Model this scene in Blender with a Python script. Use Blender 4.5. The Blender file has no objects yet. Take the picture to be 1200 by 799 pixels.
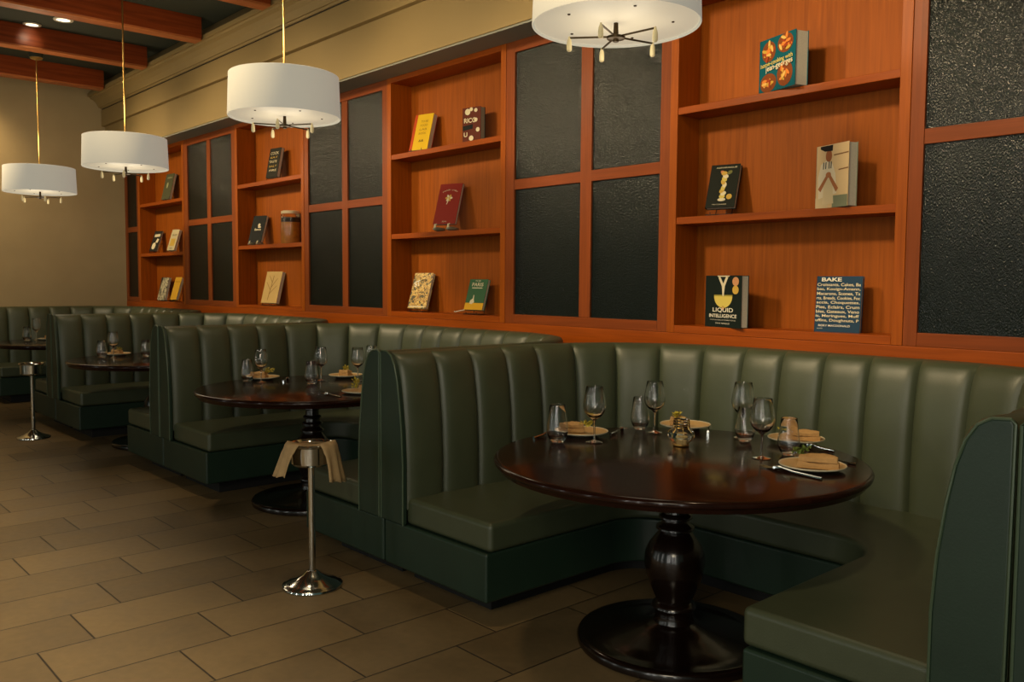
import bpy, bmesh, math, random
from mathutils import Vector, Matrix
PI = math.pi
S = bpy.context.scene
COL = S.collection
random.seed(7)

# ------------------------------------------------------------------ helpers
def link(o, parent=None):
    COL.objects.link(o)
    if parent is not None: o.parent = parent
    return o
def tag(o, label=None, cat=None, group=None, kind=None):
    if label: o['label'] = label
    if cat: o['category'] = cat
    if group: o['group'] = group
    if kind: o['kind'] = kind
    return o
def thing(name, label, cat, loc=(0, 0, 0), rot=(0, 0, 0), group=None):
    o = bpy.data.objects.new(name, None)
    o.empty_display_size = .05
    link(o); o.location = loc; o.rotation_euler = rot
    return tag(o, label, cat, group)
def copy_thing(root, loc, label, rotz=None, group=None):
    r = root.copy(); COL.objects.link(r); r.location = loc
    if rotz is not None: r.rotation_euler = (0, 0, rotz)
    r['label'] = label
    if group: r['group'] = group
    for ch in list(root.children):
        c = ch.copy(); COL.objects.link(c); c.parent = r
        for g in list(ch.children):
            d = g.copy(); COL.objects.link(d); d.parent = c
    return r

class MB:
    def __init__(s): s.v = []; s.f = []
    def add(s, V, F):
        n = len(s.v); s.v += [tuple(p) for p in V]; s.f += [tuple(n+i for i in f) for f in F]; return s
    def box(s, x0, x1, y0, y1, z0, z1):
        V = [(x0,y0,z0),(x1,y0,z0),(x1,y1,z0),(x0,y1,z0),(x0,y0,z1),(x1,y0,z1),(x1,y1,z1),(x0,y1,z1)]
        return s.add(V, [(3,2,1,0),(4,5,6,7),(0,1,5,4),(1,2,6,5),(2,3,7,6),(3,0,4,7)])
    def lathe(s, prof, n=40, cx=0, cy=0, z0=0, close=False):
        V = []; F = []
        for r, z in prof:
            for k in range(n):
                a = 2*PI*k/n; V.append((cx+r*math.cos(a), cy+r*math.sin(a), z0+z))
        m = len(prof)
        for i in range(m-1):
            for k in range(n):
                k2 = (k+1) % n
                F.append((i*n+k, i*n+k2, (i+1)*n+k2, (i+1)*n+k))
        if close:
            F.append(tuple(reversed(range(n)))); F.append(tuple((m-1)*n+k for k in range(n)))
        return s.add(V, F)
    def tube(s, pts, r, n=8):
        pts = [Vector(p) for p in pts]; V = []; F = []
        up = Vector((.13, .21, 1)).normalized()
        for i, p in enumerate(pts):
            d = (pts[min(i+1, len(pts)-1)] - pts[max(i-1, 0)]).normalized()
            a = d.cross(up)
            if a.length < .05: a = d.cross(Vector((1, 0, 0)))
            a.normalize(); b = d.cross(a)
            rr = r[i] if isinstance(r, (list, tuple)) else r
            for k in range(n):
                t = 2*PI*k/n; V.append(p + a*rr*math.cos(t) + b*rr*math.sin(t))
        for i in range(len(pts)-1):
            for k in range(n):
                k2 = (k+1) % n
                F.append((i*n+k, i*n+k2, (i+1)*n+k2, (i+1)*n+k))
        F.append(tuple(reversed(range(n)))); F.append(tuple((len(pts)-1)*n+k for k in range(n)))
        return s.add(V, F)
    def strip(s, outer, inner, z0, z1):
        """solid between two matching 2D polylines"""
        n = len(outer); V = []
        for (o, i) in zip(outer, inner):
            V += [(o[0],o[1],z0),(i[0],i[1],z0),(o[0],o[1],z1),(i[0],i[1],z1)]
        F = [(0,2,3,1), (4*(n-1),4*(n-1)+1,4*(n-1)+3,4*(n-1)+2)]
        for k in range(n-1):
            a = 4*k; b = a+4
            F += [(a,a+1,b+1,b),(a+2,b+2,b+3,a+3),(a,b,b+2,a+2),(a+1,a+3,b+3,b+1)]
        return s.add(V, F)
    def prism(s, poly, y0, y1):
        """polygon in the xz plane extruded along y"""
        n = len(poly)
        V = [(x, y0, z) for x, z in poly] + [(x, y1, z) for x, z in poly]
        F = [tuple(range(n)), tuple(reversed(range(n, 2*n)))]
        for k in range(n):
            k2 = (k+1) % n; F.append((k2, k, n+k, n+k2))
        return s.add(V, F)
    def build(s, name, mat, parent=None, smooth=False, bevel=0, seg=2, loc=None, angle=40, solid=0):
        me = bpy.data.meshes.new(name); me.from_pydata(s.v, [], s.f); me.update()
        bm = bmesh.new(); bm.from_mesh(me); bmesh.ops.recalc_face_normals(bm, faces=bm.faces); bm.to_mesh(me); bm.free()
        me.materials.append(mat)
        if smooth or bevel:
            for p in me.polygons: p.use_smooth = True
            me.set_sharp_from_angle(angle=math.radians(angle))
        o = bpy.data.objects.new(name, me); link(o, parent)
        if loc: o.location = loc
        if solid:
            m = o.modifiers.new('thick', 'SOLIDIFY'); m.thickness = solid
        if bevel:
            m = o.modifiers.new('bevel', 'BEVEL'); m.width = bevel; m.segments = seg; m.limit_method = 'ANGLE'; m.angle_limit = math.radians(40)
            m.harden_normals = True
        return o

_text_cache = []
def text(parent, s, x, z, w, mat, y=-.0015, name='title', h=None, font_bold=.0, tilt=0):
    """flat lettering on a book front: local x right, z up, facing -y; centred on x"""
    cu = bpy.data.curves.new('t', 'FONT'); cu.body = s; cu.size = 1; cu.align_x = 'CENTER'; cu.align_y = 'CENTER'; cu.offset = font_bold
    cu.space_line = .95
    o = bpy.data.objects.new('t', cu); COL.objects.link(o)
    dg = bpy.context.evaluated_depsgraph_get(); dg.update()
    me = bpy.data.meshes.new_from_object(o.evaluated_get(dg))
    bpy.data.objects.remove(o); bpy.data.curves.remove(cu)
    xs = [v.co.x for v in me.vertices]; ys = [v.co.y for v in me.vertices]
    k = w/(max(xs)-min(xs)); kz = k if h is None else h/(max(ys)-min(ys))
    cx = (max(xs)+min(xs))/2; cy = (max(ys)+min(ys))/2
    for v in me.vertices:
        a, b = (v.co.x-cx)*k, (v.co.y-cy)*kz
        v.co = (x + a*math.cos(tilt)-b*math.sin(tilt), y, z + a*math.sin(tilt)+b*math.cos(tilt))
    me.materials.clear(); me.materials.append(mat)
    t = bpy.data.objects.new(name, me); link(t, parent)
    return t

# ------------------------------------------------------------------ materials
def lin(c): return tuple(((v/255)/12.92 if v/255 <= .04045 else ((v/255+.055)/1.055)**2.4) for v in c)
def new(name):
    m = bpy.data.materials.new(name); m.use_nodes = True
    nt = m.node_tree; b = nt.nodes['Principled BSDF']; return m, nt, b
def N(nt, t, **kw):
    n = nt.nodes.new(t)
    for k, v in kw.items():
        if k.startswith('i_'): n.inputs[k[2:].replace('_', ' ')].default_value = v
        else: setattr(n, k, v)
    return n
def simple(name, rgb, rough=.5, metal=0, spec=.5, coat=0, noise=0, nscale=30, bump=0, bscale=200, emit=0, linear=False):
    m, nt, b = new(name); c = rgb if linear else lin(rgb)
    b.inputs['Base Color'].default_value = (*c, 1); b.inputs['Roughness'].default_value = rough
    b.inputs['Metallic'].default_value = metal; b.inputs['Specular IOR Level'].default_value = spec
    b.inputs['Coat Weight'].default_value = coat; b.inputs['Coat Roughness'].default_value = .08
    if emit:
        b.inputs['Emission Color'].default_value = (*c, 1); b.inputs['Emission Strength'].default_value = emit
    tc = N(nt, 'ShaderNodeTexCoord')
    if noise:
        n = N(nt, 'ShaderNodeTexNoise'); n.inputs['Scale'].default_value = nscale; n.inputs['Detail'].default_value = 4
        nt.links.new(tc.outputs['Object'], n.inputs['Vector'])
        r = N(nt, 'ShaderNodeMapRange'); r.inputs['From Min'].default_value = .3; r.inputs['From Max'].default_value = .7
        r.inputs['To Min'].default_value = 1-noise; r.inputs['To Max'].default_value = 1+noise
        nt.links.new(n.outputs['Fac'], r.inputs['Value'])
        v = N(nt, 'ShaderNodeVectorMath', operation='SCALE'); v.inputs[0].default_value = c
        nt.links.new(r.outputs[0], v.inputs['Scale']); nt.links.new(v.outputs[0], b.inputs['Base Color'])
    if bump:
        n = N(nt, 'ShaderNodeTexNoise'); n.inputs['Scale'].default_value = bscale; n.inputs['Detail'].default_value = 3
        nt.links.new(tc.outputs['Object'], n.inputs['Vector'])
        bp = N(nt, 'ShaderNodeBump'); bp.inputs['Strength'].default_value = bump; bp.inputs['Distance'].default_value = .002
        nt.links.new(n.outputs['Fac'], bp.inputs['Height']); nt.links.new(bp.outputs[0], b.inputs['Normal'])
    return m
def wood(name, c1, c2, axis, rough=.38, scale=1.0, coat=.15):
    m, nt, b = new(name); tc = N(nt, 'ShaderNodeTexCoord'); mp = N(nt, 'ShaderNodeMapping')
    sc = {'x': (1.0, 22, 22), 'y': (22, 1.0, 22), 'z': (22, 22, 1.0)}[axis]
    mp.inputs['Scale'].default_value = tuple(v*scale for v in sc)
    nt.links.new(tc.outputs['Object'], mp.inputs['Vector'])
    n = N(nt, 'ShaderNodeTexNoise'); n.inputs['Scale'].default_value = 2.2; n.inputs['Detail'].default_value = 7; n.inputs['Distortion'].default_value = .6
    nt.links.new(mp.outputs[0], n.inputs['Vector'])
    n2 = N(nt, 'ShaderNodeTexNoise'); n2.inputs['Scale'].default_value = 1.1
    nt.links.new(tc.outputs['Object'], n2.inputs['Vector'])
    mix = N(nt, 'ShaderNodeMath', operation='MULTIPLY_ADD'); mix.inputs[1].default_value = .7
    nt.links.new(n.outputs['Fac'], mix.inputs[0])
    m3 = N(nt, 'ShaderNodeMath', operation='MULTIPLY'); m3.inputs[1].default_value = .3
    nt.links.new(n2.outputs['Fac'], m3.inputs[0]); nt.links.new(m3.outputs[0], mix.inputs[2])
    cr = N(nt, 'ShaderNodeValToRGB'); cr.color_ramp.elements[0].position = .3; cr.color_ramp.elements[1].position = .7
    cr.color_ramp.elements[0].color = (*lin(c1), 1); cr.color_ramp.elements[1].color = (*lin(c2), 1)
    nt.links.new(mix.outputs[0], cr.inputs['Fac']); nt.links.new(cr.outputs[0], b.inputs['Base Color'])
    bp = N(nt, 'ShaderNodeBump'); bp.inputs['Strength'].default_value = .12; bp.inputs['Distance'].default_value = .002
    nt.links.new(n.outputs['Fac'], bp.inputs['Height']); nt.links.new(bp.outputs[0], b.inputs['Normal'])
    b.inputs['Roughness'].default_value = rough; b.inputs['Coat Weight'].default_value = coat; b.inputs['Coat Roughness'].default_value = .25; b.inputs['Specular IOR Level'].default_value = .15
    return m

WOOD_V = wood('cherry wood upright grain', (132, 63, 8), (166, 83, 14), 'z', coat=.04)
WOOD_B = wood('cherry veneer back', (126, 62, 8), (158, 82, 16), 'z', rough=.55, coat=0)
WOOD_H = wood('cherry wood level grain', (128, 58, 8), (158, 74, 14), 'x', coat=.04)
FRAME_V = wood('cherry door frame upright', (112, 54, 20), (138, 68, 28), 'z', coat=.04)
FRAME_H = wood('cherry door frame level', (110, 52, 18), (136, 66, 26), 'x', coat=.04)
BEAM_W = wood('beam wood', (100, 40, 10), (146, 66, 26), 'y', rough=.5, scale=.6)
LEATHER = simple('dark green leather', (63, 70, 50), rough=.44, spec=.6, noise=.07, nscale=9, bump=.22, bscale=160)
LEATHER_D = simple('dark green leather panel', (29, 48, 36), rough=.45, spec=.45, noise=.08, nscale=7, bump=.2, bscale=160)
PIPING = simple('green piping', (66, 82, 62), rough=.4)
BLACK = simple('black recess', (10, 10, 9), rough=.7)
WALLP = simple('beige plaster', (168, 148, 110), rough=.85, noise=.05, nscale=2.5, bump=.1, bscale=60)
SOFF = simple('beige painted bulkhead', (150, 127, 80), rough=.7, noise=.03, nscale=2)
GREYS = simple('grey soffit underside', (140, 140, 126), rough=.8)
CEIL = simple('dark green ceiling', (50, 56, 44), rough=.8)
ESPRESSO = wood('espresso table wood', (26, 12, 7), (40, 18, 10), 'x', rough=.17, coat=.12, scale=.5)
ESPRESSO.node_tree.nodes['Principled BSDF'].inputs['Coat Roughness'].default_value = .06
ESP_EDGE = simple('espresso turned wood', (20, 10, 6), rough=.2, coat=.3)
BRASS = simple('brushed brass', (196, 160, 92), rough=.3, metal=1)
BRONZE = simple('dark bronze', (64, 50, 28), rough=.4, metal=.8)
CHROME = simple('polished steel', (196, 198, 194), rough=.12, metal=1)
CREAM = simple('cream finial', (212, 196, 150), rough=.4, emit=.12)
PLATE = simple('cream stoneware', (196, 160, 104), rough=.3)
PLATE_R = simple('pale plate rim', (205, 196, 168), rough=.3)
NAPKIN = simple('tan linen', (186, 146, 92), rough=.9, noise=.1, nscale=60, bump=.5, bscale=500)
CLOTH = simple('tan cloth', (170, 142, 100), rough=.95, noise=.08, nscale=40, bump=.5, bscale=400)
HERB_Y = simple('yellow green herb', (176, 160, 48), rough=.6, noise=.25, nscale=90)
HERB_G = simple('green herb', (92, 112, 40), rough=.6, noise=.25, nscale=90)
PAGES = simple('book pages', (200, 196, 176), rough=.8, noise=.1, nscale=200)
WHITEP = simple('white print', (222, 216, 196), rough=.6)
CANDLE = simple('ivory wax', (206, 180, 120), rough=.5)
SHADE = simple('white fabric shade', (172, 168, 154), rough=.8, emit=.60, bump=.1, bscale=300)
DIFF = simple('frosted diffuser', (214, 206, 184), rough=.5, emit=.43)
LAMPW = simple('downlight lens', (255, 240, 205), rough=.4, emit=2.2)
TRIMW = simple('downlight trim', (190, 180, 160), rough=.5)

def glass_mat(name, tint=(1, 1, 1), ior=1.55):
    m, nt, b = new(name)
    b.inputs['Base Color'].default_value = (*tint, 1); b.inputs['Roughness'].default_value = .0
    b.inputs['Transmission Weight'].default_value = 1; b.inputs['IOR'].default_value = ior
    return m
GLASS = glass_mat('clear glass')
GLASS_J = glass_mat('jar glass', (.93, .93, .88))

def pane_mat():
    m, nt, b = new('dark textured glass'); tc = N(nt, 'ShaderNodeTexCoord')
    b.inputs['Base Color'].default_value = (*lin((13, 20, 15)), 1); b.inputs['Roughness'].default_value = .1
    b.inputs['Specular IOR Level'].default_value = .3; b.inputs['Coat Weight'].default_value = .0; b.inputs['Coat Roughness'].default_value = .12
    mp = N(nt, 'ShaderNodeMapping'); mp.inputs['Scale'].default_value = (1.35, 1, .62)
    nt.links.new(tc.outputs['Object'], mp.inputs['Vector'])
    v = N(nt, 'ShaderNodeTexVoronoi'); v.inputs['Scale'].default_value = 170
    n = N(nt, 'ShaderNodeTexNoise'); n.inputs['Scale'].default_value = 130; n.inputs['Detail'].default_value = 3
    nt.links.new(mp.outputs[0], v.inputs['Vector']); nt.links.new(mp.outputs[0], n.inputs['Vector'])
    ad = N(nt, 'ShaderNodeMath', operation='ADD'); nt.links.new(v.outputs['Distance'], ad.inputs[0]); nt.links.new(n.outputs['Fac'], ad.inputs[1])
    bp = N(nt, 'ShaderNodeBump'); bp.inputs['Strength'].default_value = 1.0; bp.inputs['Distance'].default_value = .0019
    nt.links.new(ad.outputs[0], bp.inputs['Height']); nt.links.new(bp.outputs[0], b.inputs['Normal']); nt.links.new(bp.outputs[0], b.inputs['Coat Normal'])
    return m
PANE = pane_mat()

def floor_mat():
    m, nt, b = new('brown stone floor tiles'); L = nt.links.new
    tc = N(nt, 'ShaderNodeTexCoord'); sp = N(nt, 'ShaderNodeSeparateXYZ'); L(tc.outputs['Object'], sp.inputs[0])
    def M(op, a, bb=None, c=None):
        n = N(nt, 'ShaderNodeMath', operation=op)
        for i, v in enumerate((a, bb, c)):
            if v is None: continue
            if isinstance(v, (int, float)): n.inputs[i].default_value = v
            else: L(v, n.inputs[i])
        return n.outputs[0]
    W, LEN = .352, .657
    u = M('DIVIDE', M('SUBTRACT', -3.102, sp.outputs['X']), W)       # rows counted away from the camera
    row = M('FLOOR', u); fu = M('SUBTRACT', u, row)
    v = M('DIVIDE', M('SUBTRACT', M('SUBTRACT', sp.outputs['Y'], 1.316), M('MULTIPLY', row, .219)), LEN)
    cl = M('FLOOR', v); fv = M('SUBTRACT', v, cl)
    eu = M('MULTIPLY', M('MINIMUM', fu, M('SUBTRACT', 1, fu)), W)
    ev = M('MULTIPLY', M('MINIMUM', fv, M('SUBTRACT', 1, fv)), LEN)
    e = M('MINIMUM', eu, ev)
    g = N(nt, 'ShaderNodeMapRange'); g.inputs['From Min'].default_value = .0022; g.inputs['From Max'].default_value = .0045; L(e, g.inputs['Value'])
    cmb = N(nt, 'ShaderNodeCombineXYZ'); L(row, cmb.inputs[0]); L(cl, cmb.inputs[1])
    wn = N(nt, 'ShaderNodeTexWhiteNoise', noise_dimensions='2D'); L(cmb.outputs[0], wn.inputs['Vector'])
    n1 = N(nt, 'ShaderNodeTexNoise'); n1.inputs['Scale'].default_value = 4; n1.inputs['Detail'].default_value = 8; L(tc.outputs['Object'], n1.inputs['Vector'])
    n2 = N(nt, 'ShaderNodeTexNoise'); n2.inputs['Scale'].default_value = 26; n2.inputs['Detail'].default_value = 6; L(tc.outputs['Object'], n2.inputs['Vector'])
    f = M('ADD', M('MULTIPLY', wn.outputs['Value'], .32), M('ADD', M('MULTIPLY', n1.outputs['Fac'], .45), M('MULTIPLY', n2.outputs['Fac'], .3)))
    cr = N(nt, 'ShaderNodeValToRGB'); cr.color_ramp.elements[0].position = .25; cr.color_ramp.elements[1].position = .8
    cr.color_ramp.elements[0].color = (*lin((92, 76, 50)), 1); cr.color_ramp.elements[1].color = (*lin((132, 110, 74)), 1)
    L(f, cr.inputs['Fac'])
    mx = N(nt, 'ShaderNodeMix', data_type='RGBA'); mx.inputs['A'].default_value = (*lin((32, 25, 18)), 1)
    L(g.outputs[0], mx.inputs['Factor']); L(cr.outputs[0], mx.inputs['B']); L(mx.outputs['Result'], b.inputs['Base Color'])
    hb = M('ADD', M('MULTIPLY', g.outputs[0], 1.0), M('MULTIPLY', n2.outputs['Fac'], .35))
    bp = N(nt, 'ShaderNodeBump'); bp.inputs['Strength'].default_value = .5; bp.inputs['Distance'].default_value = .003
    L(hb, bp.inputs['Height']); L(bp.outputs[0], b.inputs['Normal'])
    rr = N(nt, 'ShaderNodeMapRange'); rr.inputs['To Min'].default_value = .38; rr.inputs['To Max'].default_value = .6; L(n1.outputs['Fac'], rr.inputs['Value']); L(rr.outputs[0], b.inputs['Roughness'])
    return m
FLOOR = floor_mat()

def art(name, c_bg, cols, scale=22, thr=.5, stretch=(1, 1, 1), rough=.35):
    """printed cover with a blotchy picture in the given colours"""
    m, nt, b = new(name); tc = N(nt, 'ShaderNodeTexCoord'); mp = N(nt, 'ShaderNodeMapping'); mp.inputs['Scale'].default_value = stretch
    mp.inputs['Rotation'].default_value = (0, .5, 0)
    nt.links.new(tc.outputs['Object'], mp.inputs['Vector'])
    v = N(nt, 'ShaderNodeTexNoise'); v.inputs['Scale'].default_value = scale; v.inputs['Detail'].default_value = 2; v.inputs['Distortion'].default_value = 1.2
    nt.links.new(mp.outputs[0], v.inputs['Vector'])
    cr = N(nt, 'ShaderNodeValToRGB'); cr.color_ramp.interpolation = 'CONSTANT'
    e = cr.color_ramp.elements; e[0].position = 0; e[0].color = (*lin(c_bg), 1); e[1].position = thr; e[1].color = (*lin(cols[0]), 1)
    for i, c in enumerate(cols[1:]):
        k = e.new(thr + (i+1)*.07); k.color = (*lin(c), 1)
    nt.links.new(v.outputs['Fac'], cr.inputs['Fac']); nt.links.new(cr.outputs[0], b.inputs['Base Color']); b.inputs['Roughness'].default_value = rough
    return m

# ------------------------------------------------------------------ the room
XF, XR = -12.77, 3.2         # far wall, open end
YW = 4.22                    # face of the woodwork
YB = 4.43                    # back of the shelf recesses
YN = -4.5
def struct(name, mb, mat, **kw):
    o = mb.build(name, mat, **kw); return tag(o, kind='structure')
struct('floor', MB().box(XF-.1, XR, YN, 4.6, -.06, 0), FLOOR)
struct('wall_left', MB().box(XF-.12, XF, YN, 4.6, 0, 4.35), WALLP)
struct('wall_back', MB().box(XF, XR, 4.46, 4.6, 0, 4.35), WALLP)
struct('ceiling', MB().box(XF-.1, XR, YN, 4.6, 4.2, 4.3), CEIL)
# bulkhead above the woodwork: lower face, step, upper face, then crown moulding
m = MB().box(XF, XR, 3.975, 4.46, 3.225, 3.61); m.box(XF, XR, 3.93, 4.46, 3.61, 3.83)
struct('trim_1', m, SOFF, bevel=.006)
struct('trim_2', MB().box(XF, XR, 3.985, 4.459, 3.212, 3.225), GREYS)
cp = [(3.93, 3.845), (3.915, 3.86), (3.90, 3.86), (3.89, 3.875), (3.87, 3.915), (3.83, 3.95), (3.79, 3.965), (3.785, 3.985), (3.76, 3.985), (3.76, 4.03), (3.93, 4.2), (4.2, 4.2), (4.2, 3.845)]
V = [(XF, y, z) for y, z in cp] + [(XR, y, z) for y, z in cp]; n = len(cp)
struct('trim_3', MB().add(V, [tuple(range(n)), tuple(reversed(range(n, 2*n)))] + [(k, (k+1) % n, n+(k+1) % n, n+k) for k in range(n)]), SOFF)
struct('trim_4', MB().box(XF, XR, 3.945, 4.2, 3.83, 3.845), BLACK)  # black paints in the shadow of the gap under the crown
# wooden plinth rail under the whole bookcase
struct('trim_5', MB().box(XF, XR, YW-.004, 4.459, 1.06, 1.212), WOOD_H, bevel=.004)

# ceiling beams
BEAM_LIT = wood('beam wood lit tone', (150, 84, 44), (196, 116, 66), 'y', rough=.5, scale=.6)  # lighter tone paints in the light that reaches the beam undersides
first = None
for i, x in enumerate([-12.17, -10.62, -9.07, -7.55, -6.02, -4.48, -2.95, -1.4, .15, 1.7]):
    nm = ['wooden ceiling beam against the far wall', 'second wooden ceiling beam from the far wall, running over the farthest pendant',
          'third wooden ceiling beam from the far wall, beside the oval downlight', 'fourth wooden ceiling beam from the far wall, at the top edge'][i] if i < 4 else 'wooden ceiling beam running over the near booths'
    if i == 0:
        first = thing('ceiling_beam', nm, 'beam', (x, 0, 0), group='wooden ceiling beams')
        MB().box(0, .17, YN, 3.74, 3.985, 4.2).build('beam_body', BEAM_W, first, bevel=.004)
        MB().box(.004, .166, YN, 3.736, 3.965, 3.985).build('lit_underside', BEAM_LIT, first, bevel=.003)
    else: copy_thing(first, (x, 0, 0), nm)

# ------------------------------------------------------------------ bookcase units
ZB, ZT = 1.212, 3.212
MID = (2.168, 2.240)
def bookcase(x0, x1, zs, label, ew=.055):
    """open shelf unit; x0..x1 outer faces, zs = bottom board top, shelf B bottom, shelf A bottom"""
    t = thing('bookcase', label, 'bookcase', ((x0+x1)/2, YW, ZB), group='open bookcase units along the wall')
    w = (x1-x0)/2; H = ZT-ZB
    f = -.006
    MB().box(-w, w, YB-YW, YB-YW+.02, 0, H).build('back_panel', WOOD_B, t)
    MB().box(-w, -w+ew, f, YB-YW, 0, H).build('side_panel', WOOD_V, t, bevel=.003)
    MB().box(w-ew, w, f, YB-YW, 0, H).build('side_panel', WOOD_V, t, bevel=.003)
    MB().box(-w+ew, w-ew, f, YB-YW, 0, zs[0]-ZB).build('bottom_board', WOOD_H, t, bevel=.003)
    MB().box(-w+ew, w-ew, f, YB-YW, 3.168-ZB, H).build('top_board', WOOD_H, t, bevel=.003)
    for z in zs[1:]:
        MB().box(-w+ew, w-ew, f+.004, YB-YW, z-ZB, z-ZB+.042).build('shelf', WOOD_H, t, bevel=.003)
    return t
def door_unit(x0, x1, panes, label):
    """fixed framed panel of dark textured glass; panes = list of (xa, xb)"""
    t = thing('glass_panel_unit', label, 'glass panel', ((x0+x1)/2, YW, ZB), group='framed dark glass panels between the bookcases')
    c = (x0+x1)/2; w = (x1-x0)/2; H = ZT-ZB; d0, d1 = -.002, .03
    zb, zt = 1.278-ZB, 3.132-ZB
    MB().box(x0-c, panes[0][0]-c, d0, d1, 0, H).build('stile', FRAME_V, t, bevel=.003)
    MB().box(panes[-1][1]-c, x1-c, d0, d1, 0, H).build('stile', FRAME_V, t, bevel=.003)
    a, b = panes[0][0]-c, panes[-1][1]-c
    MB().box(a, b, d0, d1, 0, zb).build('bottom_rail', FRAME_H, t, bevel=.003)
    MB().box(a, b, d0, d1, zt, H).build('top_rail', FRAME_H, t, bevel=.003)
    MB().box(a, b, d0+.003, d1, MID[0]-ZB, MID[1]-ZB).build('middle_rail', FRAME_H, t, bevel=.003)
    for k in range(len(panes)-1):
        MB().box(panes[k][1]-c, panes[k+1][0]-c, d0+.002, d1, zb, zt).build('mullion', FRAME_V, t, bevel=.003)
    for pa, pb in panes:
        for z0, z1 in ((zb, MID[0]-ZB), (MID[1]-ZB, zt)):
            MB().box(pa-c, pb-c, .014, .026, z0, z1).build('glass_pane', PANE, t)
    MB().box(-w, w, .03, YB-YW+.02, 0, H).build('backing_board', BLACK, t)
    return t
door_unit(-12.768, -12.235, [(-12.69, -12.30)], 'narrow dark glass panel in the far corner beside the beige wall')
bookcase(-12.235, -10.655, (1.235, 1.825, 2.485), 'farthest open bookcase, the narrowest looking one with five books')
door_unit(-10.655, -9.21, [(-10.54, -9.975), (-9.875, -9.305)], 'dark four-pane glass panel between the two farthest bookcases')
bookcase(-9.21, -7.68, (1.245, 1.848, 2.51), 'open bookcase holding the jar of preserves and three books')
door_unit(-7.68, -6.245, [(-7.60, -6.985), (-6.89, -6.325)], 'dark four-pane glass panel right of the bookcase with the jar')
bookcase(-6.245, -4.735, (1.257, 1.866, 2.53), 'open bookcase holding five books, among them the dark red one')
door_unit(-4.735, -3.262, [(-4.645, -3.998), (-3.898, -3.338)], 'dark four-pane glass panel behind the nearest pendant lamp')
bookcase(-3.262, -1.842, (1.257, 1.856, 2.498), 'nearest open bookcase with the large cookbooks')
door_unit(-1.842, -.33, [(-1.775, -1.135), (-1.037, -.40)], 'dark glass panel at the right edge of the photo')
bookcase(-.33, 1.15, (1.257, 1.856, 2.498), 'open bookcase out to the right of the last glass panel')
door_unit(1.15, 2.6, [(1.24, 1.83), (1.93, 2.52)], 'dark four-pane glass panel farthest to the right')

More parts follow.
